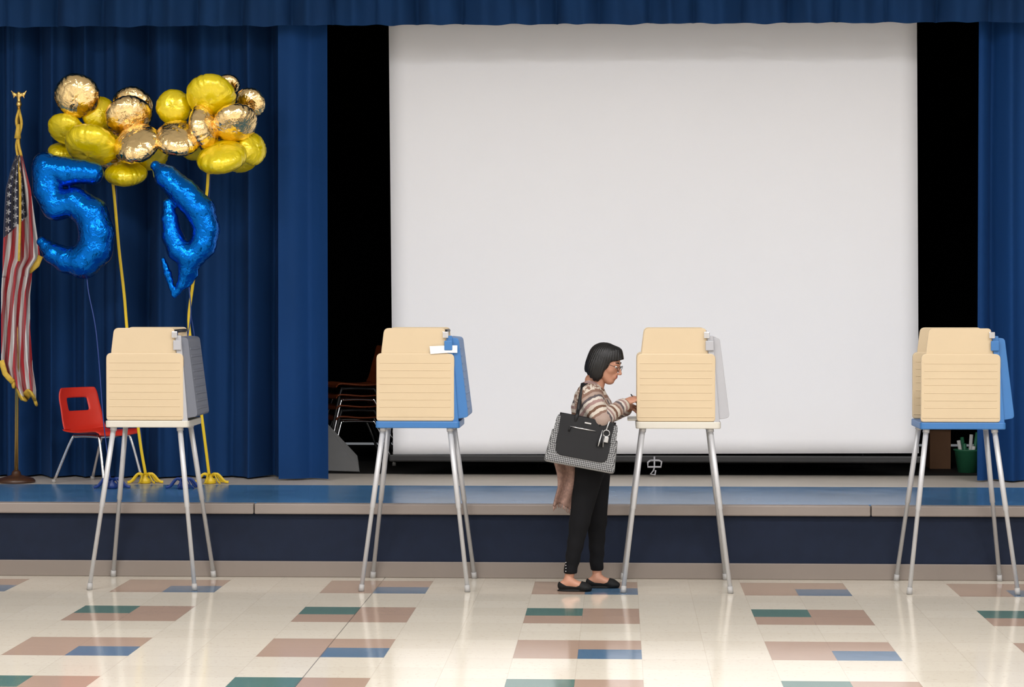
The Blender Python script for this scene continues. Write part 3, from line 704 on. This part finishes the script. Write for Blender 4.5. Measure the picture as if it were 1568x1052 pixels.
# feet
def foot(nm,ax,ay,yaw):
    R=np.array(Matrix.Rotation(math.radians(yaw),3,'Z'))
    def ff(P,o=0):
        f=cone(P,(-.045,0,.034),(.085,0,.026),.026+o,.022+o,1); f=smin(f,cone(P,(0,0,.12),(-.014,0,.05),.025+o,.027+o),.03); f=smin(f,cone(P,(.0,0,.062),(.08,0,.028),.021+o,.019+o,.75),.025)
        f=smin(f,ell(P,(.098,0,.020),(.034+o,.034+o,.017+o)),.02); return smax(f,-(P[...,2]-.006),.004)
    sdfmesh('foot_'+nm,lambda P:ff(P),(-.1,-.07,-.01),(.16,.07,.14),.004,m_skin,wo,xf=(R,(ax,ay,0)))
    def sh(P):
        x,z=P[...,0],P[...,2]; f=ff(P,.005)
        top=np.interp(x,[-.1,-.06,-.02,.04,.060,.080,.15],[.064,.056,.036,.030,.038,.08,.08]).astype(np.float32)
        f=smax(f,z-top,.004); f=smin(f,smax(ell(P,(.026,0,.004),(.106,.036,.010)),-z,.002),.006)
        return np.maximum(f,.0005-z)
    sdfmesh('shoe_'+nm,sh,(-.12,-.07,-.008),(.16,.07,.12),.004,m_shoe,wo,xf=(R,(ax,ay,0)))
foot('right',-.128,-.10,-4); foot('left',.042,.075,-3)
v=[]
for k in range(4):
    v.append(tubevf([(-.150,-.122,.125+k*.018),(-.152,-.137,.125+k*.018)],.0035,8))
mk('trouser_buttons',*join(v),m_chrome,wo,smooth=True)
# scarf
V=[];Fc=[];n=14;m_=26
for j in range(m_+1):
    t=j/m_
    for i in range(n+1):
        s=i/n; x=-.212+.115*s+.02*math.sin(t*4)+(.03*(1-t))*(s-.5); V.append((x,-.10-.018*math.sin(s*11+t*2),.80-.28*t+.02*math.sin(s*5)*t))
for j in range(m_):
    for i in range(n): q=j*(n+1)+i; Fc.append((q,q+1,q+n+2,q+n+1))
mk('scarf',V,Fc,m_scarf,wo,smooth=True,solid=.012)
pr=[]
for i in range(n+1):
    p=Vector(V[m_*(n+1)+i]); pr.append(tubevf([p,p+Vector((.004*math.sin(i*3),0,-.015)),p+Vector((.006*math.sin(i*5),0,-.03))],[.005,.004,.002],6))
mk('scarf_fringe',*join(pr),m_scarf,wo,smooth=True)
# handbag
def hound():
    m,nt,b=newmat('houndstooth_fabric'); g=nt.nodes.new('ShaderNodeTexCoord'); ck=nt.nodes.new('ShaderNodeTexChecker'); ck.inputs['Scale'].default_value=130
    mp=nt.nodes.new('ShaderNodeMapping'); mp.inputs['Rotation'].default_value=(0,.785,0); nt.links.new(g.outputs['Object'],mp.inputs[0]); nt.links.new(mp.outputs[0],ck.inputs[0])
    ck.inputs[1].default_value=(.01,.01,.012,1); ck.inputs[2].default_value=(.30,.30,.30,1); nt.links.new(ck.outputs[0],b.inputs['Base Color']); b.inputs['Roughness'].default_value=.7; return m
m_h=hound()
YBg=-.235
bc=W(893.5,678,WY+YBg); 
bag=root('tote_bag',(bc.x,bc.y,bc.z)); bag.rotation_euler=(0,math.radians(10.5),0)
def bagbody(P):
    z=P[...,2]; w_=.205-.012*(z/.145); d=.05-.018*(z/.145)
    q=np.stack([np.abs(P[...,0])-w_+.02,np.abs(P[...,1])-d+.02,np.abs(z)-.15+.02],-1)
    f=np.sqrt((np.maximum(q,0)**2).sum(-1))+np.minimum(q.max(-1),0)-.02
    return smax(f,-(np.abs(P[...,1])-d+.008+ (z<.05)*9),.004)
sdfmesh('body',bagbody,(-.24,-.09,-.18),(.24,.09,.18),.005,m_h,bag)
fp=roundpoly([(-.165,.153),(.160,.153),(.160,-.095),(-.160,-.095)],[.005,.005,.05,.05])
n=len(fp)
def yb(z): return -(.05-.018*(z/.145))
V=[(p[0],yb(p[1])-.006,p[1]) for p in fp]+[(p[0],yb(p[1])+.006,p[1]) for p in fp]
Fc=[tuple(range(n)),tuple(range(2*n-1,n-1,-1))]+[((i+1)%n,i,n+i,n+(i+1)%n) for i in range(n)]
mk('front_panel',V,Fc,m_leather,bag,bevel=.002)
tube('top_trim',[(-.172,-.03,.149),(.172,-.03,.149)],.006,m_leather,bag); tube('top_trim_back',[(-.172,.03,.149),(.172,.03,.149)],.006,m_leather,bag)
tube('zipper',[(-.10,-.048,.085),(.06,-.048,.085)],.004,m_chrome,bag,seg=6)
tube('zip_pull',[(-.095,-.052,.085),(-.10,-.056,.055)],.006,m_leather,bag,seg=6)
box('logo_plate',-.015,.025,-.044,-.038,.119,.128,m_chrome,bag,.001)
# straps go over the shoulder
Ri=bag.rotation_euler.to_matrix().inverted()
def tl_(p): return Ri@(Vector(p)+Vector((WX,WY,0))-Vector(bc))
shp=tl_((-.035,-.125,1.268))
for k,yy in enumerate((-.036,.036)):
    top=shp+Vector((.012*(k*2-1),.0,.0))
    P=catmull([(-.075,yy,.10),(-.068,yy,.16),tl_((-.075,-.215 if k==0 else -.205,1.12)),tl_((-.055,-.188,1.225)),top,tl_((.0,-.188,1.215)),tl_((.045,-.235+.02*k,1.10)),(.085,yy,.16),(.08,yy,.10)],6)
    tube('strap_%d'%(k+1),P,.011,m_leather,bag,seg=8,flat=.4)
for k in range(9):
    a=k*.7; tube('tassel_%d'%k,[(.10,-.058,.10),(.10+.014*math.cos(a),-.062+.01*math.sin(a),.03),(.10+.02*math.cos(a),-.064+.012*math.sin(a),-.0)],[.004,.005,.003],m_leather if k%3 else m_tassel,bag,seg=6)
tube('key_ring',[(.125+.02*math.cos(a),-.060,.085+.02*math.sin(a)) for a in [i*.524 for i in range(13)]],.003,m_tassel,bag,seg=6)
tube('charm_cord',catmull([(.13,-.05,.16),(.125,-.06,.13),(.12,-.058,.10)],4),.004,m_tassel,bag,seg=6)
box('charm_tag',.118,.144,-.070,-.062,.03,.065,m_tassel,bag,.003)
